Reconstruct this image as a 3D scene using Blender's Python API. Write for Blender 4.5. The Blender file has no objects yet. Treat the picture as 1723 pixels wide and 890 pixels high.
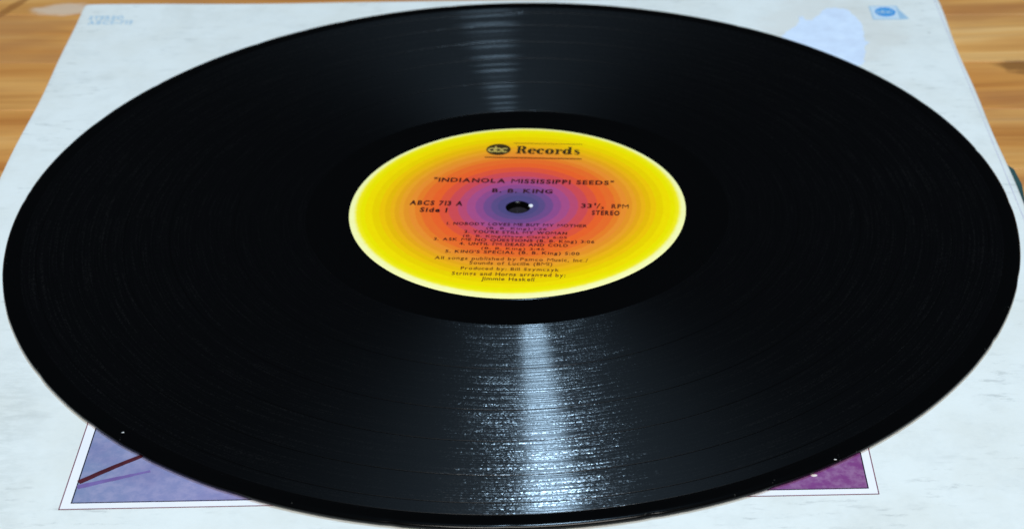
import bpy, bmesh, math, random
from mathutils import Vector, Matrix
random.seed(7)
scene = bpy.context.scene
C = scene.collection
PI = math.pi

# ------------------------------------------------------------------ camera
ZR = 0.005                      # height of the record's top above the table (m)
cam_d = bpy.data.cameras.new("camera")
cam = bpy.data.objects.new("camera", cam_d); C.objects.link(cam)
r_ = Vector((0.9976542, -0.06796564, 0.0081708))
u_ = Vector((0.02904677, 0.52837944, 0.84851131))
w_ = Vector((0.06198689, 0.84628355, -0.52911415))
M = Matrix((r_, u_, -w_)).transposed().to_4x4()
M.translation = Vector((0, -0.5078148, 0.29515782 + ZR))
cam.matrix_world = M
cam_d.sensor_width = 36; cam_d.lens = 67.949
cam_d.shift_x = -0.12489; cam_d.shift_y = 0.00152
cam_d.clip_start = 0.005; cam_d.clip_end = 50
cam_d.dof.use_dof = True; cam_d.dof.focus_distance = 0.50; cam_d.dof.aperture_fstop = 24
scene.camera = cam

# ------------------------------------------------------------------ world, lamps, exposure
world = bpy.data.worlds.new("World"); scene.world = world; world.use_nodes = True
wbg = world.node_tree.nodes["Background"]
wbg.inputs[0].default_value = (0.80, 0.90, 1.0, 1); wbg.inputs[1].default_value = 0.014

def area(name, loc, aim, sx, sy, power, col):
    l = bpy.data.lights.new(name, 'AREA'); l.shape = 'RECTANGLE'; l.size = sx; l.size_y = sy
    l.energy = power; l.color = col
    o = bpy.data.objects.new(name, l); C.objects.link(o); o.location = loc
    if aim: o.rotation_euler = (Vector(aim) - Vector(loc)).to_track_quat('-Z', 'Y').to_euler()
    return o
area("ceiling_panel", (0.05, -1.45, 1.75), (0, 0.05, 0), 1.2, 0.9, 43, (1.0, 0.965, 0.92))
area("ceiling_tube", (0.10, 0.0, 2.2), None, 0.180, 0.40, 26.0, (0.50, 0.75, 1.0))     # hangs straight above, facing down

vs = scene.view_settings
vs.view_transform = 'Standard'; vs.look = 'None'; vs.gamma = 1.0; vs.exposure = 0.0
scene.render.engine = 'CYCLES'
scene.cycles.use_denoising = True
scene.cycles.max_bounces = 8

# ------------------------------------------------------------------ helpers
def lin(r, g, b):
    f = lambda c: (c/255/12.92) if c <= 10 else ((c/255+0.055)/1.055)**2.4
    return (f(r), f(g), f(b), 1)

def link(name, me, mat=None, parent=None, smooth=False):
    o = bpy.data.objects.new(name, me); C.objects.link(o)
    if mat: me.materials.append(mat)
    if parent: o.parent = parent
    if smooth:
        me.polygons.foreach_set('use_smooth', [True]*len(me.polygons))
        me.set_sharp_from_angle(angle=math.radians(35))
    return o

def mesh(name, vs_, fs, mat=None, parent=None, smooth=False):
    me = bpy.data.meshes.new(name); me.from_pydata(vs_, [], fs); me.update()
    return link(name, me, mat, parent, smooth)

def empty(name, loc, rz=0, label=None, cat=None, kind=None):
    o = bpy.data.objects.new(name, None); C.objects.link(o)
    o.location = loc; o.rotation_euler = (0, 0, rz); o.empty_display_size = 0.02
    if label: o['label'] = label
    if cat: o['category'] = cat
    if kind: o['kind'] = kind
    return o

def lathe(name, prof, n, mat, parent, closed=False, jitter=None):
    v, f = [], []
    m = len(prof)
    for i in range(n):
        a = 2*PI*i/n
        for j, (r, z) in enumerate(prof):
            rr = r + (jitter(i, j) if jitter else 0)
            v.append((rr*math.cos(a), rr*math.sin(a), z))
    for i in range(n):
        k = (i+1) % n
        for j in range(m if closed else m-1):
            q = (j+1) % m
            f.append((i*m+j, k*m+j, k*m+q, i*m+q))
    o = mesh(name, v, f, mat, parent, True)
    bm = bmesh.new(); bm.from_mesh(o.data)
    bmesh.ops.recalc_face_normals(bm, faces=bm.faces)
    if not closed:                                   # open sheet: face up
        up = sum(fc.normal.z*fc.calc_area() for fc in bm.faces)
        if up < 0: bmesh.ops.reverse_faces(bm, faces=bm.faces)
    bm.to_mesh(o.data); bm.free()
    return o

class G:
    """small node-graph helper"""
    def __init__(s, name):
        s.m = bpy.data.materials.new(name); s.m.use_nodes = True
        s.t = s.m.node_tree; s.t.nodes.clear()
        s.out = s.t.nodes.new('ShaderNodeOutputMaterial')
    def n(s, kind, ins=None, **kw):
        x = s.t.nodes.new('ShaderNode'+kind)
        for k, v in kw.items(): setattr(x, k, v)
        for k, v in (ins or {}).items():
            if isinstance(v, bpy.types.NodeSocket): s.t.links.new(v, x.inputs[k])
            else: x.inputs[k].default_value = v
        return x
    def math(s, op, a, b=0.0, c=0.0, clamp=False):
        return s.n('Math', {0: a, 1: b, 2: c}, operation=op, use_clamp=clamp).outputs[0]
    def vm(s, op, a, b=(0, 0, 0), scale=None):
        d = {0: a, 1: b}
        if scale is not None: d['Scale'] = scale
        x = s.n('VectorMath', d, operation=op)
        return x.outputs['Value'] if op in ('LENGTH', 'DOT_PRODUCT', 'DISTANCE') else x.outputs['Vector']
    def noise(s, vec, scale, detail=3, rough=0.55, dist=0.0):
        return s.n('TexNoise', {'Vector': vec, 'Scale': scale, 'Detail': detail, 'Roughness': rough, 'Distortion': dist}).outputs['Fac']
    def noise1(s, w, scale, detail=2):
        return s.n('TexNoise', {'W': w, 'Scale': scale, 'Detail': detail}, noise_dimensions='1D').outputs['Fac']
    def ramp(s, fac, stops, interp='LINEAR'):
        x = s.n('ValToRGB', {0: fac}); cr = x.color_ramp; cr.interpolation = interp
        while len(cr.elements) < len(stops): cr.elements.new(0.5)
        for e, (p, c) in zip(cr.elements, stops):
            e.position = p; e.color = c if len(c) == 4 else (*c, 1)
        return x.outputs[0]
    def remap(s, v, a, b, c=0.0, d=1.0):
        return s.n('MapRange', {0: v, 1: a, 2: b, 3: c, 4: d}, interpolation_type='SMOOTHSTEP').outputs[0]
    def mix(s, f, a, b, mode='MIX'):
        x = s.n('Mix', {0: f}, data_type='RGBA', blend_type=mode)
        for k, v in ((6, a), (7, b)):
            if isinstance(v, bpy.types.NodeSocket): s.t.links.new(v, x.inputs[k])
            else: x.inputs[k].default_value = v
        return x.outputs[2]
    def obj(s): return s.n('TexCoord').outputs['Object']
    def pos(s): return s.n('NewGeometry').outputs['Position']
    def done(s, sh): s.t.links.new(sh, s.out.inputs['Surface']); return s.m

def gray(v): return (v, v, v, 1)

# ------------------------------------------------------------------ materials
def mat_wood():
    g = G('oiled_wood')
    p = g.pos(); rnd = g.n('ObjectInfo').outputs['Random']
    off = g.n('CombineXYZ', {0: g.math('MULTIPLY', rnd, 7.0), 1: g.math('MULTIPLY', rnd, 31.0), 2: g.math('MULTIPLY', rnd, 3.0)}).outputs[0]
    q = g.vm('ADD', p, off)
    warp = g.noise(g.vm('MULTIPLY', q, (6, 14, 1)), 1.0, 2)
    q2 = g.vm('ADD', q, g.n('CombineXYZ', {0: 0.0, 1: g.math('MULTIPLY', warp, 0.018), 2: 0.0}).outputs[0])
    fine = g.noise(g.vm('MULTIPLY', q2, (10, 300, 1)), 1.0, 4, 0.6)
    broad = g.noise(g.vm('MULTIPLY', q2, (5.5, 62, 1)), 1.0, 3, 0.55)
    blot = g.noise(g.vm('MULTIPLY', q, (16, 40, 1)), 1.0, 3, 0.5)
    base = g.ramp(broad, [(0.26, lin(184, 120, 60)), (0.42, lin(212, 154, 86)), (0.56, lin(226, 174, 104)), (0.74, lin(242, 206, 146))])
    tint = g.ramp(rnd, [(0.0, lin(226, 204, 170)), (0.5, lin(255, 246, 232)), (1.0, lin(244, 220, 184))])
    col = g.mix(0.75, base, tint, 'MULTIPLY')
    col = g.mix(g.remap(fine, 0.42, 0.72, 0, 0.30), col, lin(150, 96, 50))
    col = g.mix(g.remap(blot, 0.48, 0.70, 0, 0.55), col, lin(168, 112, 66))
    # knot on the right, pale scuff and a dark streak on the left: marks of the wood itself
    wob = g.noise(g.vm('MULTIPLY', p, (90, 150, 1)), 1.0, 3)
    def mark(cx, cy, ax, ay, rot, c, k, col):
        d = g.vm('SUBTRACT', p, (cx, cy, 0))
        cs, sn = math.cos(rot), math.sin(rot)
        x = g.math('DIVIDE', g.vm('DOT_PRODUCT', d, (cs, sn, 0)), ax)
        y = g.math('DIVIDE', g.vm('DOT_PRODUCT', d, (-sn, cs, 0)), ay)
        e = g.math('ADD', g.math('SQRT', g.math('ADD', g.math('MULTIPLY', x, x), g.math('MULTIPLY', y, y))), g.math('MULTIPLY', g.math('SUBTRACT', wob, 0.5), 1.0))
        return g.mix(g.remap(e, 0.6, 1.1, k, 0.0), col, c)
    col = mark(0.1795, 0.0985, 0.0125, 0.0045, -0.20, lin(118, 76, 38), 0.75, col)
    col = mark(0.1830, 0.0925, 0.0100, 0.0030, -0.10, lin(126, 82, 42), 0.6, col)
    col = mark(-0.1655, 0.1630, 0.0130, 0.0055, 0.05, lin(226, 208, 186), 0.7, col)
    col = mark(-0.187, 0.162, 0.030, 0.0022, 1.12, lin(150, 96, 48), 0.7, col)
    b = g.n('Bump', {'Strength': 0.25, 'Distance': 0.0004, 'Height': fine})
    s = g.n('BsdfPrincipled', {'Base Color': col, 'Roughness': g.remap(blot, 0.3, 0.7, 0.38, 0.55), 'Normal': b.outputs[0]})
    return g.done(s.outputs[0])

def mat_card():
    g = G('aged_white_card')
    p = g.obj()
    n1 = g.noise(p, 26, 5, 0.65)
    n2 = g.noise(g.vm('ADD', p, (3.1, 1.7, 0)), 75, 5, 0.7)
    col = g.mix(g.remap(n1, 0.38, 0.66, 0, 0.42), lin(232, 238, 236), lin(216, 218, 210))
    col = g.mix(g.remap(n2, 0.46, 0.70, 0, 0.28), col, lin(206, 212, 210))
    # thin horizontal scuffs and smudges, in patches
    sc = g.noise(g.vm('MULTIPLY', p, (110, 420, 1)), 1.0, 5, 0.7)
    sc2 = g.noise(g.vm('ADD', p, (5.3, 0.4, 0)), 30, 3, 0.6)
    f = g.math('MULTIPLY', g.remap(sc, 0.53, 0.68, 0, 1), g.remap(sc2, 0.44, 0.60, 0, 1))
    col = g.mix(g.math('MULTIPLY', f, 0.36), col, lin(146, 152, 152))
    sc3 = g.noise(g.vm('MULTIPLY', p, (45, 150, 1)), 1.0, 4, 0.6)
    col = g.mix(g.remap(sc3, 0.60, 0.74, 0, 0.22), col, lin(176, 182, 180))
    # worn strip along the left (rubbed by shelving)
    sp = g.n('SeparateXYZ', {0: p})
    wv = g.noise(g.vm('MULTIPLY', p, (40, 18, 1)), 1.0, 4)
    xl = g.math('ADD', sp.outputs[0], g.math('MULTIPLY', wv, 0.030))
    st = g.math('MULTIPLY', g.remap(xl, -0.132, -0.116, 0, 1), g.remap(xl, -0.112, -0.098, 1, 0))
    st = g.math('MULTIPLY', st, g.remap(sp.outputs[1], -0.05, -0.09, 0, 1))
    grain = g.noise(g.vm('MULTIPLY', p, (160, 420, 1)), 1.0, 4, 0.7)
    st = g.math('MULTIPLY', st, g.remap(grain, 0.38, 0.62, 0.25, 0.8))
    col = g.mix(g.math('MULTIPLY', st, 0.35), col, lin(176, 182, 178))
    # yellowed glue round the torn sticker
    d = g.vm('DISTANCE', g.vm('MULTIPLY', p, (1, 0.9, 0)), (0.114, 0.1165, 0))
    gl = g.math('ADD', d, g.math('MULTIPLY', g.math('SUBTRACT', g.noise(p, 120, 3), 0.5), 0.02))
    col = g.mix(g.remap(gl, 0.019, 0.031, 0.30, 0), col, lin(208, 202, 192))
    # small specks
    vo = g.n('TexVoronoi', {'Vector': p, 'Scale': 60.0}, feature='F1')
    sel = g.math('GREATER_THAN', g.n('SeparateColor', {0: vo.outputs['Color']}).outputs[0], 0.80)
    spk = g.math('MULTIPLY', g.remap(g.math('ADD', vo.outputs['Distance'], g.math('MULTIPLY', g.noise(p, 1500, 2), 0.05)), 0.03, 0.075, 1, 0), sel)
    col = g.mix(g.math('MULTIPLY', spk, 0.45), col, lin(120, 122, 120))
    fib = g.noise(p, 900, 3, 0.6)
    b = g.n('Bump', {'Strength': 0.12, 'Distance': 0.0003, 'Height': g.math('ADD', fib, g.math('MULTIPLY', n1, 0.8))})
    s = g.n('BsdfPrincipled', {'Base Color': col, 'Roughness': 0.55, 'Specular IOR Level': 0.25, 'Normal': b.outputs[0]})
    return g.done(s.outputs[0])

def mat_print(name, c, c2=None, scale=60, rough=0.5, spec=0.3):
    g = G(name)
    p = g.obj()
    n = g.noise(p, scale, 4, 0.6)
    col = g.mix(g.remap(n, 0.3, 0.7), c, c2 or tuple(x*0.86 for x in c[:3])+(1,))
    s = g.n('BsdfPrincipled', {'Base Color': col, 'Roughness': rough, 'Specular IOR Level': spec})
    return g.done(s.outputs[0])

def mat_torn():
    g = G('torn_paper')
    p = g.obj()
    n = g.noise(p, 160, 5, 0.65)
    col = g.ramp(n, [(0.3, lin(206, 220, 240)), (0.55, lin(214, 230, 250)), (0.75, lin(222, 236, 252))])
    b = g.n('Bump', {'Strength': 0.4, 'Distance': 0.0003, 'Height': n})
    s = g.n('BsdfPrincipled', {'Base Color': col, 'Roughness': 0.85, 'Specular IOR Level': 0.1, 'Normal': b.outputs[0]})
    return g.done(s.outputs[0])

def mat_picture():
    g = G('picture_print')
    p = g.obj(); x = g.n('SeparateXYZ', {0: p}).outputs[0]; y = g.n('SeparateXYZ', {0: p}).outputs[1]
    n = g.noise(g.vm('MULTIPLY', p, (40, 60, 1)), 1.0, 5, 0.6)
    xx = g.math('ADD', x, g.math('MULTIPLY', g.math('SUBTRACT', n, 0.5), 0.035))
    col = g.ramp(g.n('MapRange', {0: xx, 1: -0.105, 2: 0.095}).outputs[0],
                 [(0.0, lin(126, 138, 174)), (0.16, lin(136, 138, 182)), (0.27, lin(140, 118, 170)), (0.40, lin(116, 84, 140)), (0.78, lin(128, 72, 136)), (1.0, lin(126, 62, 124))])
    fine = g.noise(p, 420, 4, 0.65)
    col = g.mix(g.remap(fine, 0.35, 0.7, 0, 0.16), col, lin(226, 205, 226))
    mott = g.noise(p, 55, 4)
    col = g.mix(g.remap(mott, 0.5, 0.72, 0, 0.35), col, lin(112, 106, 158))
    col = g.mix(g.remap(y, -0.095, -0.05, 0, 1), col, lin(34, 30, 34))      # dark middle of the picture
    s = g.n('BsdfPrincipled', {'Base Color': col, 'Roughness': 0.45, 'Specular IOR Level': 0.3})
    return g.done(s.outputs[0])

def polar(g):
    p = g.obj(); sp = g.n('SeparateXYZ', {0: p})
    x, y = sp.outputs[0], sp.outputs[1]
    r = g.vm('LENGTH', g.n('CombineXYZ', {0: x, 1: y, 2: 0.0}).outputs[0])
    th = g.math('ARCTAN2', y, x)
    rad = g.vm('NORMALIZE', g.n('CombineXYZ', {0: x, 1: y, 2: 0.0}).outputs[0])
    tan = g.vm('CROSS_PRODUCT', (0, 0, 1), rad)
    return p, r, th, rad, tan

def mat_groove():
    """grooved vinyl: circular grooves spread the light across, not along, themselves"""
    g = G('grooved_vinyl')
    p, r, th, rad, tan = polar(g)
    loud = g.noise1(r, 420, 3)                        # loud and quiet passages
    line = g.noise1(r, 2600, 2)                       # single turns of the groove
    strv = g.n('CombineXYZ', {0: g.math('MULTIPLY', th, 5.0), 1: g.math('MULTIPLY', r, 1500.0), 2: 0.0}).outputs[0]
    streak = g.noise(strv, 1.0, 3, 0.6)               # stretches of a turn
    cellv = g.n('CombineXYZ', {0: g.math('MULTIPLY', th, 330.0), 1: g.math('MULTIPLY', r, 2700.0), 2: 0.0}).outputs[0]
    vo = g.n('TexVoronoi', {'Vector': cellv, 'Scale': 1.0, 'Randomness': 1.0}, feature='F1')
    rc = g.n('SeparateColor', {0: vo.outputs['Color']})
    s1 = g.math('MULTIPLY_ADD', rc.outputs[0], 2.0, -1.0)
    tail = g.math('MULTIPLY', s1, g.math('ABSOLUTE', s1))
    outer = g.remap(r, 0.070, 0.130, 0.45, 1.25)      # outer tracks are cut louder
    tslope = g.math('MULTIPLY', g.math('MULTIPLY', tail, g.math('DIVIDE', 0.0046, r)), 1.0)
    rslope = g.math('ADD', g.math('MULTIPLY', g.math('SUBTRACT', line, 0.5), 0.22),
                    g.math('MULTIPLY', g.math('SUBTRACT', rc.outputs[1], 0.5), 0.08))
    nrm = g.n('NewGeometry').outputs['Normal']
    # a groove has two walls: one leans outwards, one leans inwards
    so = g.vm('SCALE', rad, scale=g.math('ADD', rslope, 0.36))
    si = g.vm('SCALE', rad, scale=g.math('ADD', rslope, -0.36))
    N1 = g.vm('NORMALIZE', g.vm('ADD', nrm, so))
    N2 = g.vm('NORMALIZE', g.vm('ADD', nrm, g.vm('ADD', g.vm('SCALE', tan, scale=tslope), so)))
    N3 = g.vm('NORMALIZE', g.vm('ADD', nrm, si))
    fres = g.n('Fresnel', {'IOR': 1.5}).outputs[0]
    lm = g.remap(line, 0.36, 0.64, 0.28, 1.45)
    k_core = g.math('MULTIPLY', g.math('MULTIPLY', fres, 0.28), lm)
    grain = g.math('POWER', rc.outputs[2], 2.1)
    sm = g.math('MULTIPLY', g.remap(streak, 0.46, 0.64, 0.08, 1.9), g.remap(loud, 0.36, 0.62, 0.5, 1.4))
    k_fr = g.math('MULTIPLY', g.math('MULTIPLY', fres, 1.45), g.math('MULTIPLY', g.math('MULTIPLY', grain, sm), outer))
    bandn = g.noise1(r, 260, 3)
    k_in = g.math('MULTIPLY', fres, g.remap(bandn, 0.50, 0.66, 0.012, 0.11))
    k_wide = g.math('MULTIPLY', fres, 0.42)
    def col(k): return g.n('CombineColor', {0: k, 1: k, 2: k}).outputs[0]
    at = g.math('DIVIDE', 0.0050, r)                  # the glint keeps its width, so its angle narrows outwards
    fr_r = g.math('SQRT', g.math('SQRT', g.math('MULTIPLY', at, 0.17)))
    fr_a = g.math('SUBTRACT', 1.0, g.math('SQRT', g.math('DIVIDE', at, 0.17)))
    core = g.n('BsdfAnisotropic', {'Color': col(k_core), 'Roughness': 0.215, 'Anisotropy': 0.74, 'Normal': N1, 'Tangent': tan}, distribution='BECKMANN')
    frin = g.n('BsdfAnisotropic', {'Color': col(k_fr), 'Roughness': fr_r, 'Anisotropy': fr_a, 'Normal': N2, 'Tangent': tan}, distribution='BECKMANN')
    back = g.n('BsdfAnisotropic', {'Color': col(k_in), 'Roughness': 0.225, 'Anisotropy': 0.74, 'Normal': N3, 'Tangent': tan}, distribution='BECKMANN')
    wide = g.n('BsdfAnisotropic', {'Color': col(k_wide), 'Roughness': 0.497, 'Anisotropy': 0.313, 'Tangent': tan}, distribution='BECKMANN')
    df = g.n('BsdfDiffuse', {'Color': (0.0016, 0.0018, 0.0022, 1)})
    o = df.outputs[0]
    for q in (core, frin, back, wide): o = g.n('AddShader', {0: o, 1: q.outputs[0]}).outputs[0]
    return g.done(o)

def mat_vinyl():
    g = G('smooth_vinyl')
    p, r, th, rad, tan = polar(g)
    line = g.noise1(r, 3500, 1)
    nrm = g.n('NewGeometry').outputs['Normal']
    N = g.vm('NORMALIZE', g.vm('ADD', nrm, g.vm('SCALE', rad, scale=g.math('MULTIPLY', g.math('SUBTRACT', line, 0.5), 0.05))))
    # dust and little scuffs near the outer edge
    d1 = g.noise(p, 900, 3, 0.6)
    dust = g.math('MULTIPLY', g.remap(d1, 0.66, 0.76, 0, 1), g.remap(r, 0.1488, 0.1496, 0, 1))
    dust = g.math('MULTIPLY', dust, g.remap(g.noise(p, 60, 2), 0.5, 0.62, 0, 1))
    col = g.mix(g.math('MULTIPLY', dust, 0.5), (0.0014, 0.0016, 0.0019, 1), (0.16, 0.16, 0.15, 1))
    s = g.n('BsdfPrincipled', {'Base Color': col, 'Roughness': 0.16, 'IOR': 1.5, 'Specular IOR Level': 0.2, 'Normal': N})
    return g.done(s.outputs[0])

def mat_label():
    g = G('label_print')
    p = g.obj()
    d = g.vm('SUBTRACT', p, (0.0, 0.0007, 0))          # the print sits a little off centre
    sp = g.n('SeparateXYZ', {0: d})
    r = g.vm('LENGTH', g.n('CombineXYZ', {0: sp.outputs[0], 1: sp.outputs[1], 2: 0.0}).outputs[0])
    wob = g.noise(p, 700, 3, 0.6)
    r = g.math('ADD', r, g.math('MULTIPLY', g.math('SUBTRACT', wob, 0.5), 0.0006))
    rings = [(0.0000, (82, 74, 124)), (0.0062, (94, 76, 128)), (0.0082, (116, 76, 134)), (0.0106, (146, 76, 136)), (0.0130, (170, 78, 132)),
             (0.0156, (190, 76, 112)), (0.0182, (212, 76, 82)), (0.0212, (230, 86, 58)), (0.0240, (242, 100, 42)), (0.0266, (240, 110, 42)),
             (0.0294, (240, 128, 40)), (0.0312, (242, 144, 46)), (0.0330, (238, 150, 38)), (0.0346, (244, 164, 38)), (0.0359, (238, 168, 24)), (0.0373, (246, 182, 20)),
             (0.0386, (240, 188, 8)), (0.0402, (248, 200, 6)), (0.0418, (244, 212, 0)), (0.0440, (250, 224, 0)), (0.0462, (246, 232, 0)), (0.0482, (252, 238, 30)), (0.0495, (255, 252, 176))]
    stops = []
    Rm = 0.052
    col = None
    # two ramps (a ramp holds 32 stops): hard-edged rings with a narrow soft edge
    def ramp(sub):
        st = []
        for i, (rr, c) in enumerate(sub):
            if i: st.append(((rr-(0.0009 if rr > 0.047 else 0.00018))/Rm, lin(*sub[i-1][1])))
            st.append(((rr+0.00018 if i else rr)/Rm, lin(*c)))
        return g.ramp(g.math('DIVIDE', r, Rm), st)
    a = ramp(rings[:12]); b = ramp(rings[11:])  # the second ramp starts one ring early
    col = g.mix(g.math('GREATER_THAN', r, 0.0325), a, b)
    mott = g.noise(p, 420, 4, 0.65)
    col = g.mix(g.remap(mott, 0.3, 0.7, 0.0, 0.16), col, lin(250, 216, 180), 'MULTIPLY')
    bmp = g.n('Bump', {'Strength': 0.1, 'Distance': 0.0002, 'Height': g.noise(p, 1200, 2)})
    s = g.n('BsdfPrincipled', {'Base Color': col, 'Roughness': 0.65, 'Specular IOR Level': 0.06, 'Normal': bmp.outputs[0]})
    return g.done(s.outputs[0])

WOOD = mat_wood(); CARD = mat_card(); TORN = mat_torn(); PICT = mat_picture()
GROOVE = mat_groove(); VINYL = mat_vinyl(); LABEL = mat_label()
INK = mat_print('black_ink', lin(46, 12, 16), lin(54, 16, 16), 300)
LOGOINK = mat_print('logo_ink', lin(52, 40, 14), lin(66, 48, 14), 300)
BROWNINK = mat_print('brown_ink', lin(96, 50, 8), lin(90, 44, 10), 300)
PALE = mat_print('pale_print', lin(206, 184, 96), lin(196, 170, 84), 300)
BLUE = mat_print('blue_print', lin(48, 140, 214), lin(70, 160, 226), 200)
LIGHTBLUE = mat_print('light_blue_print', lin(160, 196, 222), lin(172, 204, 226), 200)
PALEBLUE = mat_print('pale_blue_print', lin(206, 226, 240), lin(200, 222, 238), 200)
FADEBLUE = mat_print('faded_blue_print', lin(178, 206, 224), lin(188, 212, 226), 200)
MAROON = mat_print('maroon_print', lin(116, 70, 84), lin(140, 92, 104), 200)
VIOLET = mat_print('violet_print', lin(200, 200, 214), lin(214, 216, 222), 120)
BLACKPR = mat_print('black_print', lin(26, 24, 36))
MAT = mat_print('white_mat_print', lin(244, 244, 248), lin(238, 240, 246))
CORDP = mat_print('cord_print', lin(84, 32, 42), lin(66, 24, 34), 300)
CORDSH = mat_print('cord_shade_print', lin(112, 92, 150), lin(122, 106, 168), 300)
FLECK = mat_print('fleck_print', lin(250, 236, 232))
TEAL = mat_print('dark_teal_card', lin(40, 70, 72), lin(54, 84, 84))
DUST = mat_print('dust_mote', lin(200, 200, 196))
GLUE = mat_print('glue_joint', lin(96, 62, 34), lin(80, 50, 26))

# ------------------------------------------------------------------ the table top
table = empty('table_top', (0, 0.15, 0), math.radians(-2.8), kind='structure')
TW, TD, TH = 1.5, 1.1, 0.030
def box(x0, x1, y0, y1, z0, z1, bev=0.0):
    bm = bmesh.new()
    v = [bm.verts.new(q) for q in ((x0,y0,z0),(x1,y0,z0),(x1,y1,z0),(x0,y1,z0),(x0,y0,z1),(x1,y0,z1),(x1,y1,z1),(x0,y1,z1))]
    for q in ((3,2,1,0),(4,5,6,7),(0,1,5,4),(1,2,6,5),(2,3,7,6),(3,0,4,7)): bm.faces.new([v[i] for i in q])
    if bev:
        es = [e for e in bm.edges if all(abs(w.co.z-z1) < 1e-9 for w in e.verts)]
        bmesh.ops.bevel(bm, geom=es, offset=bev, segments=1, affect='EDGES')
    me = bpy.data.meshes.new('box'); bm.to_mesh(me); bm.free()
    return me
me = box(-TW/2+0.002, TW/2-0.002, -TD/2+0.002, TD/2-0.002, -TH, -0.0012)
link('glue_bed', me, GLUE, table)
# rows measured from the photograph's seams, then carried on at the same widths
ys = [-0.040]                       # a seam near y = 0.11 right / 0.128 left
while ys[-1] < TD/2-0.03: ys.append(ys[-1]+random.choice((0.034, 0.040, 0.045)))
low = [-0.040, -0.076]
while low[-1] > -TD/2+0.03: low.append(low[-1]-random.choice((0.036, 0.042, 0.045)))
rows = sorted(set(low+ys)); rows[0] = -TD/2; rows[-1] = TD/2
for y0, y1 in zip(rows, rows[1:]):
    x = -TW/2 - random.uniform(0, 0.3)
    while x < TW/2:
        x2 = x + random.uniform(0.32, 0.62)
        a, b = max(x, -TW/2), min(x2, TW/2)
        if b-a > 0.02:
            me = box(a+0.00012, b-0.00012, y0+0.00012, y1-0.00012, -0.022, random.uniform(-0.00005, 0.00005), 0.00012)
            me.name = 'plank'; link('plank', me, WOOD, table)
        x = x2

# ------------------------------------------------------------------ the sleeve
SX, SY, SA = -0.0033514, -0.0018491, -0.0277601
ST = ZR - 0.002                     # top face of the sleeve
sleeve = empty('record_sleeve', (SX, SY, 0), SA,
               'worn white cardboard album sleeve lying flat on the wooden table under the record', 'album sleeve')
HS = 0.1585
def wav(x, y):
    """slight warp of the card outside the record's footprint"""
    d = math.hypot(x+SX, y+SY)
    k = max(0.0, min(1.0, (d-0.158)/0.05))
    return k*k*(0.0006*math.sin(x*21+1.0)*math.cos(y*17) - 0.0004)
def panel(name, z0, z1, mat, hs, n=72, rnd=0.0007, dent=True):
    v, f = [], []
    ts = [-hs, -hs+rnd*0.35, -hs+rnd, -hs+0.0020] + [-hs+0.0020+(2*hs-0.004)*i/n for i in range(1, n)] + [hs-0.0020, hs-rnd, hs-rnd*0.35, hs]
    m = len(ts)
    for j in range(m):
        for i in range(m):
            x, y = ts[i], ts[j]
            e = min(hs-abs(x), hs-abs(y))
            z = z1 + wav(x, y)
            if e < rnd: z -= (rnd-math.sqrt(max(0, rnd*rnd-(rnd-e)**2)))*0.8
            # the right edge rolls over where the card is folded
            if x > hs-0.0016: z -= 0.00045*((x-(hs-0.0016))/0.0016)**1.5
            # edges are not ruler straight
            px, py = x, y
            if abs(x) > hs-0.001: px += 0.00035*math.sin(y*31+x*9)+0.0002*math.sin(y*97)
            if abs(y) > hs-0.001: py += 0.00040*math.sin(x*27+1)-0.0006*math.exp(-((x+0.10)/0.03)**2)
            # blunted corners
            cx, cy = hs-abs(x), hs-abs(y)
            if cx < 0.0025 and cy < 0.0025:
                px -= math.copysign(0.0008*(1-cx/0.0025)*(1-cy/0.0025), x); py -= math.copysign(0.0008*(1-cx/0.0025)*(1-cy/0.0025), y)
            v.append((px, py, z))
    for j in range(m-1):
        for i in range(m-1): f.append((j*m+i, j*m+i+1, (j+1)*m+i+1, (j+1)*m+i))
    # rim wall and bottom
    ring = [i for i in range(m)] + [j*m+m-1 for j in range(1, m)] + [(m-1)*m+i for i in range(m-2, -1, -1)] + [j*m for j in range(m-2, 0, -1)]
    base = len(v)
    for k in ring: v.append((v[k][0], v[k][1], z0))
    L = len(ring)
    for k in range(L): f.append((ring[k], base+k, base+(k+1) % L, ring[(k+1) % L]))
    f.append(tuple(base+k for k in range(L-1, -1, -1)))
    return mesh(name, v, f, mat, sleeve, True)
panel('front_panel', 0.0009, ST, CARD, HS)
# back panel: dark teal, its right edge sticks out a little
bx = HS-0.0008
pts = [(-bx, -bx), (0.1583, -bx), (0.1590, -0.012), (0.1600, 0.0068), (0.1614, 0.0191), (0.1609, 0.0290), (0.1578, 0.0345), (bx, bx), (-bx, bx)]
n = len(pts)
bp_ = mesh('back_panel', [(x, y, 0.00005) for x, y in pts]+[(x, y, 0.00085) for x, y in pts],
     [tuple(range(n-1, -1, -1)), tuple(range(n, 2*n))]+[(i, (i+1) % n, n+(i+1) % n, n+i) for i in range(n)], TEAL, sleeve)
bp_['label'] = 'dark teal lower panel showing beyond the sleeve edge'

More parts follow.
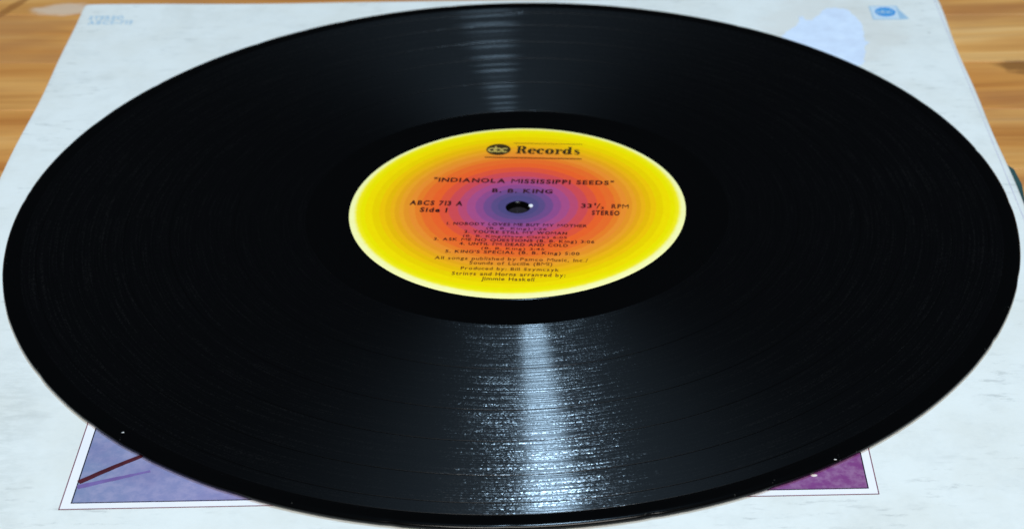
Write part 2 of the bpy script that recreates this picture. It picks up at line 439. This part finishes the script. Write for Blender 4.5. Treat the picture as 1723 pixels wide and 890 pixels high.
def flat(name, polys, z, mat, parent, warp=True, th=0.00004):
    """printed shape(s): thin prism(s) lying on the card"""
    v, f = [], []
    for poly in polys:
        b = len(v); k = len(poly)
        for dz in (0, th):
            for (x, y) in poly: v.append((x, y, z+dz+(wav(x, y) if warp else 0)))
        f.append(tuple(b+k+i for i in range(k)))
        for i in range(k): f.append((b+i, b+(i+1) % k, b+k+(i+1) % k, b+k+i))
    o = mesh(name, v, f, mat, parent)
    bm = bmesh.new(); bm.from_mesh(o.data); bmesh.ops.recalc_face_normals(bm, faces=bm.faces)
    if sum(fc.normal.z*fc.calc_area() for fc in bm.faces) < 0: bmesh.ops.reverse_faces(bm, faces=bm.faces)
    bm.to_mesh(o.data); bm.free()
    return o
def rect(x0, x1, y0, y1): return [(x0, y0), (x1, y0), (x1, y1), (x0, y1)]
def frame(x0, x1, y0, y1, t):
    return [rect(x0, x1, y0, y0+t), rect(x0, x1, y1-t, y1), rect(x0, x0+t, y0+t, y1-t), rect(x1-t, x1, y0+t, y1-t)]
Z1 = ST + 0.00003
# big picture with its mat and lines, mostly under the record
PX0, PX1, PY0, PY1 = -0.1030, 0.0911, -0.1343, 0.0600
flat('picture_mat', [rect(PX0-0.0023, PX1+0.0021, PY0-0.0021, PY1+0.0021)], Z1, MAT, sleeve)
flat('border_line', frame(PX0-0.0025, PX1+0.0023, PY0-0.0023, PY1+0.0023, 0.00028), Z1+0.00004, MAROON, sleeve)
pic = flat('picture', [rect(PX0, PX1, PY0, PY1)], Z1+0.00004, PICT, sleeve)
flat('picture_edge', frame(PX0, PX1, PY0, PY1, 0.00030), Z1+0.00008, BLACKPR, sleeve)
def band(p0, p1, w0, w1, n=14, bow=0.0, jag=0.0):
    p0, p1 = Vector(p0), Vector(p1); d = (p1-p0).normalized(); nn = Vector((-d.y, d.x))
    a, b = [], []
    for i in range(n+1):
        t = i/n; q = p0.lerp(p1, t)+nn*bow*math.sin(PI*t); w = w0+(w1-w0)*t
        a.append(q+nn*(w+random.uniform(-jag, jag))/2); b.append(q-nn*(w+random.uniform(-jag, jag))/2)
    return [tuple(q) for q in a]+[tuple(q) for q in reversed(b)]
flat('printed_cord_shadow', [band((-0.1027, -0.1280), (-0.086, -0.1222), 0.0016, 0.0008, jag=0.0002)], Z1+0.00008, CORDSH, sleeve)
flat('printed_cord', [band((-0.1027, -0.1262), (-0.085, -0.1132), 0.0016, 0.0013, bow=0.0003, jag=0.0001)], Z1+0.00013, CORDP, sleeve)
flat('printed_fleck', [[(0.0782+0.0008*math.cos(a*PI/6)*(1+0.15*math.sin(a*2.3)), -0.1288+0.0005*math.sin(a*PI/6)) for a in range(12)]], Z1+0.00008, FLECK, sleeve)
# thin violet line along the fold of the right edge
flat('fold_line', [rect(HS-0.0021, HS-0.00175, -HS+0.003+2*i*(HS-0.0025)/40, -HS+0.003+2*(i+1)*(HS-0.0025)/40) for i in range(40)], Z1, VIOLET, sleeve)
# torn sticker patch near the far right corner
pk = [(0.0960,0.1245),(0.0990,0.1290),(0.1033,0.1350),(0.1038,0.1390),(0.1044,0.1416),(0.1059,0.1412),(0.1068,0.1380),(0.1085,0.1378),(0.1102,0.1410),(0.1122,0.1428),
      (0.1132,0.1462),(0.1156,0.1484),(0.1188,0.1488),(0.1217,0.1480),(0.1236,0.1452),(0.1246,0.1415),(0.1258,0.1370),(0.1264,0.1300),(0.1258,0.1240),(0.1257,0.1206),(0.1270,0.1186),
      (0.1252,0.1160),(0.1248,0.1120),(0.1236,0.1060),(0.1222,0.1010),(0.1160,0.0990),(0.1080,0.1020),(0.1010,0.1100),(0.0975,0.1180)]
fine = []
for i, a in enumerate(pk):
    b = pk[(i+1) % len(pk)]
    for k in range(4):
        t = k/4; j = 0.0005 if k else 0.0002
        fine.append((a[0]+(b[0]-a[0])*t+random.uniform(-j, j), a[1]+(b[1]-a[1])*t+random.uniform(-j, j)))
tp = flat('torn_patch', [fine], Z1, TORN, sleeve, th=0.00012)
tp['label'] = 'ragged pale blue patch of torn paper where a sticker came off'

# ------------------------------------------------------------------ lettering
GL = {}
def char_mesh(ch, bold):
    """one character of the built-in face, capital height 0.70 -> verts, faces, x extent"""
    key = (ch, bold)
    if key in GL: return GL[key]
    if ch == 'M':
        t = 0.080+1.2*bold; W = 0.80; h = W/2; d = 0.22
        polys = [[(0, 0), (t, 0), (t, 0.7), (0, 0.7)], [(W-t, 0), (W, 0), (W, 0.7), (W-t, 0.7)],
                 [(t, 0.7), (t, 0.7-1.6*t), (h, d), (h, d+1.6*t)], [(h, d+1.6*t), (h, d), (W-t, 0.7-1.6*t), (W-t, 0.7)]]
        v = [p for q in polys for p in q]; f = [tuple(range(4*i, 4*i+4)) for i in range(4)]
    else:
        cu = bpy.data.curves.new('glyph', 'FONT'); cu.body = ch; cu.size = 1.0; cu.offset = bold; cu.resolution_u = 3
        to = bpy.data.objects.new('glyph', cu); C.objects.link(to)
        dg = bpy.context.evaluated_depsgraph_get(); dg.update()
        me = bpy.data.meshes.new_from_object(to.evaluated_get(dg))
        bpy.data.objects.remove(to); bpy.data.curves.remove(cu)
        v = [(p.co.x, p.co.y) for p in me.vertices]; f = [tuple(p.vertices) for p in me.polygons]
        bpy.data.meshes.remove(me)
    xs = [p[0] for p in v]
    GL[key] = (v, f, min(xs), max(xs)); return GL[key]

def text_mesh(name, s, w, h, cx, cy, z, mat, parent, bold=0.0, warp=False, track=0.12, word=0.42):
    V, F, x = [], [], 0.0
    for ch in s:
        if ch == ' ': x += word; continue
        v, f, a, b = char_mesh(ch, round(bold, 3)); k = len(V)
        V += [(p[0]-a+x, p[1]) for p in v]
        for q in f:
            ar = sum(v[q[i]][0]*v[q[(i+1) % len(q)]][1]-v[q[(i+1) % len(q)]][0]*v[q[i]][1] for i in range(len(q)))
            F.append(tuple(k+i for i in (q if ar > 0 else q[::-1])))
        x += b-a+track
    x -= track
    out = []
    for (px, py) in V:
        X, Y = px/x*w - w/2 + cx, (py/0.70-0.5)*h + cy
        out.append((X, Y, z + (wav(X, Y) if warp else 0)))
    return mesh(name, out, F, mat, parent)

def strip(pts, ws):
    """stroke with its own width at every point -> list of quads"""
    out = []
    P = [Vector(p) for p in pts]; n = len(P)
    nr = []
    for i in range(n):
        d = (P[min(i+1, n-1)]-P[max(i-1, 0)]).normalized(); nr.append(Vector((-d.y, d.x)))
    for i in range(n-1):
        a, b = P[i]+nr[i]*ws[i]/2, P[i+1]+nr[i+1]*ws[i+1]/2
        c, d = P[i+1]-nr[i+1]*ws[i+1]/2, P[i]-nr[i]*ws[i]/2
        out.append([tuple(a), tuple(b), tuple(c), tuple(d)])
    return out
def arc(cx, cy, rx, ry, a0, a1, thin, thick, n=18):
    pts, ws = [], []
    for i in range(n+1):
        a = math.radians(a0+(a1-a0)*i/n)
        pts.append((cx+rx*math.cos(a), cy+ry*math.sin(a))); ws.append(thin+(thick-thin)*abs(math.cos(a))**1.5)
    return strip(pts, ws)
def glyph(ch):
    """heavy high-contrast serif letters on a unit grid: capital height 1, x-height 0.66"""
    T, K, H = 0.09, 0.32, 0.68
    q = []
    if ch == 'R':
        q += [rect(0.10, 0.36, 0, 1), rect(0, 0.46, 0, T), rect(0, 0.40, 1-T, 1)]
        q += arc(0.42, 0.74, 0.26, 0.225, 90, -90, T, K) + [rect(0.36, 0.46, 0.93, 1.0), rect(0.36, 0.46, 0.48, 0.55)]
        q += strip([(0.48, 0.5), (0.66, 0.30), (0.74, 0.06), (0.94, 0.05)], [0.12, K, 0.22, 0.06]); w = 0.98
    elif ch == 'e':
        q += arc(0.34, H/2, 0.24, H/2-0.03, 5, 320, T, K) + [rect(0.20, 0.62, H/2, H/2+T)]; w = 0.70
    elif ch == 'c':
        q += arc(0.34, H/2, 0.24, H/2-0.03, 50, 315, T, K) + arc(0.50, H-0.17, 0.06, 0.06, 0, 360, 0.12, 0.12, 10); w = 0.68
    elif ch == 'o':
        q += arc(0.35, H/2, 0.24, H/2-0.03, 0, 360, T, K, 24); w = 0.74
    elif ch == 'r':
        q += [rect(0.10, 0.34, 0, H), rect(0, 0.44, 0, T), rect(0, 0.34, H-T, H)]
        q += strip([(0.34, 0.40), (0.42, 0.58), (0.56, 0.60)], [0.06, 0.10, 0.12]) + arc(0.54, H-0.14, 0.06, 0.06, 0, 360, 0.12, 0.12, 10); w = 0.66
    elif ch == 'd':
        q += arc(0.32, H/2, 0.22, H/2-0.03, 0, 360, T, K, 24) + [rect(0.46, 0.70, 0, 1), rect(0.38, 0.70, 1-T, 1), rect(0.46, 0.80, 0, T)]; w = 0.84
    elif ch == 's':
        q += strip([(0.48, 0.50), (0.40, 0.61), (0.26, 0.63), (0.14, 0.54), (0.18, 0.42), (0.32, 0.33), (0.46, 0.24), (0.47, 0.12), (0.34, 0.03), (0.18, 0.04), (0.08, 0.17)],
                   [0.06, 0.07, 0.10, 0.18, 0.22, 0.23, 0.22, 0.18, 0.10, 0.07, 0.06]); w = 0.58
    return q, w
def round_abc():
    """the three joined round lower-case letters of the emblem, unit wide, centred"""
    q = []
    k, R = 0.085, 0.135
    for cx in (-0.30, 0.0, 0.30): pass
    q += arc(-0.29, 0, R, R*1.05, 0, 360, k, k, 20) + [rect(-0.29+R-k/2, -0.29+R+k/2, -R*1.2, R*1.2)]
    q += arc(0.0, 0, R, R*1.05, 0, 360, k, k, 20) + [rect(-R-k/2+0.0, -R+k/2+0.0, -R*1.2, R*2.3)]
    q += arc(0.29, 0, R, R*1.05, 48, 312, k, k, 16)
    return q
def quads(name, qs, sx, sy, ox, oy, z, mat, parent, warp=False):
    v, f = [], []
    for i, q in enumerate(qs):
        b = len(v)
        zz = z + 0.000002*(i % 5)                      # overlapping strokes never share a plane
        for (x, y) in q:
            X, Y = ox+x*sx, oy+y*sy
            v.append((X, Y, zz+(wav(X, Y) if warp else 0)))
        a = sum(q[k][0]*q[(k+1) % len(q)][1]-q[(k+1) % len(q)][0]*q[k][1] for k in range(len(q)))
        idx = list(range(b, b+len(q)))
        f.append(tuple(idx if a > 0 else idx[::-1]))
    return mesh(name, v, f, mat, parent)
def disc_poly(cx, cy, rx, ry, n=40): return [(cx+rx*math.cos(2*PI*i/n), cy+ry*math.sin(2*PI*i/n)) for i in range(n)]

# blue box emblem at the sleeve's far right corner
lx0, lx1, ly0, ly1 = 0.1312, 0.1416, 0.1380, 0.1500
logo = flat('emblem_box', frame(lx0, lx1, ly0, ly1, 0.0005)+[[(lx1, ly0), (lx1+0.0030, ly0+0.0004), (lx1+0.0004, ly0+0.0085), (lx1, ly1)]], Z1, LIGHTBLUE, sleeve)
flat('emblem_ground', [rect(lx0+0.0005, lx1-0.0005, ly0+0.0005, ly1-0.0005)], Z1, PALEBLUE, logo, th=0.00003)
flat('emblem_disc', [disc_poly(0.1366, 0.1446, 0.0038, 0.0039)], Z1+0.00004, BLUE, logo)
quads('emblem_letters', round_abc(), 0.0070, 0.0070, 0.1366, 0.1443, Z1+0.00010, LIGHTBLUE, logo, True)
# two faded blue lines of lettering at the far left corner
text_mesh('faded_lettering', 'STEREO', 0.0125, 0.0030, -0.1482, 0.1458, Z1+0.00003, FADEBLUE, sleeve, 0.05, True)
text_mesh('faded_lettering', 'ABCS-713', 0.0160, 0.0030, -0.1460, 0.1418, Z1+0.00003, FADEBLUE, sleeve, 0.05, True)

# ------------------------------------------------------------------ the record
rec = empty('vinyl_record', (0, 0, ZR), 0, 'black twelve inch vinyl record with yellow and red ringed label on the sleeve', 'vinyl record')
NS = 720
zt = -0.00035                       # floor of the playing surface
jit = [0.0]*NS
for _ in range(46):
    c, w, a = random.randrange(NS), random.choice((1, 1, 2, 3)), random.uniform(-0.00022, 0.00008)
    for k in range(-w, w+1): jit[(c+k) % NS] += a*(1-abs(k)/(w+1))
prof = [(0.0031, -0.00180), (0.0500, -0.00180), (0.0515, -0.00150), (0.1440, -0.00150), (0.1460, -0.00178), (0.1495, -0.00178),
        (0.15015, -0.00160), (0.15045, -0.00120), (0.1505, -0.00080), (0.1503, -0.00042), (0.1498, -0.00016), (0.1492, -0.00004), (0.1486, 0.0),
        (0.1479, -0.00003), (0.1473, -0.00013), (0.1469, -0.00010), (0.1464, -0.00020), (0.1459, -0.00032), (0.1456, zt),
        (0.1413, zt), (0.0638, zt), (0.0632, zt+0.00001), (0.0588, zt+0.00001), (0.0587, zt-0.00001), (0.0585, zt-0.00001), (0.0584, zt+0.00001),
        (0.0566, zt+0.00001), (0.0565, zt), (0.0564, zt), (0.0563, zt+0.00001), (0.0515, zt+0.00002), (0.0513, -0.00016), (0.0512, -0.00014), (0.0509, -0.00014),
        (0.0500, -0.00014), (0.0042, -0.00014), (0.0038, -0.00006), (0.0035, -0.00010), (0.0032, -0.00035), (0.0031, -0.00060)]
def jf(i, j): return jit[i] if 6 <= j <= 11 else 0.0
lathe('vinyl_body', prof, NS, VINYL, rec, closed=True, jitter=jf)
# five recorded bands and the lead-in, each raised a hair above the smooth gaps
edges = [0.0637, 0.0849, 0.1034, 0.1167, 0.1305, 0.1412, 0.1457]
gap = 0.00009
for k, (a, b) in enumerate(zip(edges, edges[1:])):
    a2, b2 = a+gap, b-gap
    ze = zt+0.00005
    m = 10
    pr = [(a2, zt-0.00003), (a2+0.00008, ze)] + [(a2+0.0001+(b2-a2-0.0002)*i/m, ze) for i in range(m+1)] + [(b2-0.00008, ze), (b2, zt-0.00003)]
    o = lathe('lead_in_band' if k == 5 else 'track_band', pr, 360, GROOVE, rec)

# paper label
LA = math.radians(-5.3)
lab = lathe('paper_label', [(0.0037, -0.00016), (0.0038, -0.00003), (0.0041, 0.0)] + [(0.006+0.0444*i/12, 0.0) for i in range(13)] + [(0.0507, -0.00004), (0.05085, -0.00014), (0.0508, -0.00018)], 240, LABEL, rec)
lab.rotation_euler = (0, 0, LA)
ZT = 0.00003
mm = 0.001
for name, s, w, h, x, y, bold, mt in [
    ('title_lettering', '"INDIANOLA MISSISSIPPI SEEDS"', 55.9, 2.5, 0.54, 15.84, 0.034, INK),
    ('artist_lettering', 'B. B. KING', 18.6, 2.3, 0.56, 9.8, 0.034, INK),
    ('catalogue_lettering', 'ABCS 713 A', 16.1, 2.6, -25.0, 1.43, 0.040, INK),
    ('side_lettering', 'Side 1', 8.3, 2.5, -25.34, -2.72, 0.040, INK),
    ('stereo_lettering', 'STEREO', 8.4, 2.5, 26.68, -2.53, 0.042, INK),
    ('track_lettering', '1. NOBODY LOVES ME BUT MY MOTHER', 41.9, 1.55, 0.46, -10.46, 0.028, INK),
    ('credit_lettering', '(B. B. King) 1:26', 18.0, 1.3, 0.55, -12.77, 0.012, INK),
    ('track_lettering', "2. YOU'RE STILL MY WOMAN", 30.5, 1.55, 0.45, -14.96, 0.028, INK),
    ('credit_lettering', '(B. B. King/Dave Clark) 6:05', 30.8, 1.3, 0.43, -17.41, 0.012, INK),
    ('track_lettering', '3. ASK ME NO QUESTIONS (B. B. King) 3:06', 47.4, 1.55, 0.34, -19.55, 0.022, INK),
    ('track_lettering', "4. UNTIL I'M DEAD AND COLD", 31.9, 1.55, 0.40, -21.85, 0.028, INK),
    ('credit_lettering', '(B. B. King) 3:45', 18.5, 1.3, 0.36, -24.2, 0.012, INK),
    ('track_lettering', "5. KING'S SPECIAL (B. B. King) 5:00", 39.2, 1.55, 0.39, -26.31, 0.024, INK),
    ('publisher_lettering', 'All songs published by Pamco Music, Inc./', 44.5, 1.7, 0.36, -29.98, 0.016, BROWNINK),
    ('publisher_lettering', 'Sounds of Lucille (BMI)', 24.0, 1.7, 0.45, -32.4, 0.016, BROWNINK),
    ('producer_lettering', 'Produced by: Bill Szymczyk', 28.3, 1.55, 0.40, -35.38, 0.018, BROWNINK),
    ('arranger_lettering', 'Strings and Horns arranged by:', 32.6, 1.8, 0.28, -38.23, 0.018, BROWNINK),
    ('arranger_lettering', 'Jimmie Haskell', 15.1, 1.8, 0.27, -40.76, 0.018, BROWNINK)]:
    text_mesh(name, s, w*mm, h*mm, x*mm, y*mm, ZT, mt, lab, bold*1.05)
# 33 1/3 RPM, the fraction set small
text_mesh('speed_lettering', '33', 3.3*mm, 2.5*mm, 20.7*mm, 1.52*mm, ZT, INK, lab, 0.028)
text_mesh('speed_lettering', '1', 0.5*mm, 1.5*mm, 23.3*mm, 2.5*mm, ZT, INK, lab, 0.02)
text_mesh('speed_lettering', '/', 1.2*mm, 2.8*mm, 24.3*mm, 1.5*mm, ZT+0.000005, INK, lab, 0.01)
text_mesh('speed_lettering', '3', 1.0*mm, 1.5*mm, 25.5*mm, 0.4*mm, ZT, INK, lab, 0.02)
text_mesh('speed_lettering', 'RPM', 5.2*mm, 2.5*mm, 30.9*mm, 1.52*mm, ZT, INK, lab, 0.028)
# emblem and heavy serif word between two rules
flat('rule', [rect(-0.0045, 0.0175, 0.0403, 0.0406)], 0.000006, BROWNINK, lab, False, 0.00002)
flat('rule', [rect(-0.0130, 0.0178, 0.0305, 0.0311)], 0.000006, BROWNINK, lab, False, 0.00002)
em = flat('emblem_disc', [disc_poly(-0.00905, 0.0360, 0.0039, 0.0037)], 0.00002, LOGOINK, lab, False, 0.00002)
quads('emblem_letters', round_abc(), 0.0072, 0.0078, -0.00905, 0.0356, 0.00005, PALE, em)
x = 0.0; qs = []
for ch in 'Records':
    q, w = glyph(ch)
    qs += [[(a+x, b) for a, b in pl] for pl in q]; x += w+0.05
quads('company_lettering', qs, 0.0206/x, 0.0050, 0.00694-0.0103, 0.0336, ZT, LOGOINK, lab)
# burr of white paper at the hole's right edge
br = [(0.0039+0.0006*math.cos(a*PI/5)*(1+0.2*math.sin(a*1.7)), 0.0002+0.0009*math.sin(a*PI/5)) for a in range(10)]
flat('paper_burr', [br], 0.00004, MAT, rec, False, 0.00022)

# ------------------------------------------------------------------ dust specks
def speck(x, y, z, s, label):
    bm = bmesh.new(); bmesh.ops.create_icosphere(bm, subdivisions=1, radius=s)
    for v in bm.verts: v.co = Vector((v.co.x*random.uniform(1.0, 1.6), v.co.y*random.uniform(0.7, 1.1), v.co.z*0.5))*random.uniform(0.8, 1.2)
    me = bpy.data.meshes.new('dust_speck'); bm.to_mesh(me); bm.free()
    o = link('dust_speck', me, DUST); o.location = (x, y, z)
    o['label'] = label; o['category'] = 'dust'

speck(-0.1013, -0.1077, ZR-0.00008, 0.00035, 'white dust speck on the record near the left end of the picture')
speck(0.0770, -0.1290, ZR-0.00012, 0.00030, 'white dust speck on the record rim above the purple right end of the picture')
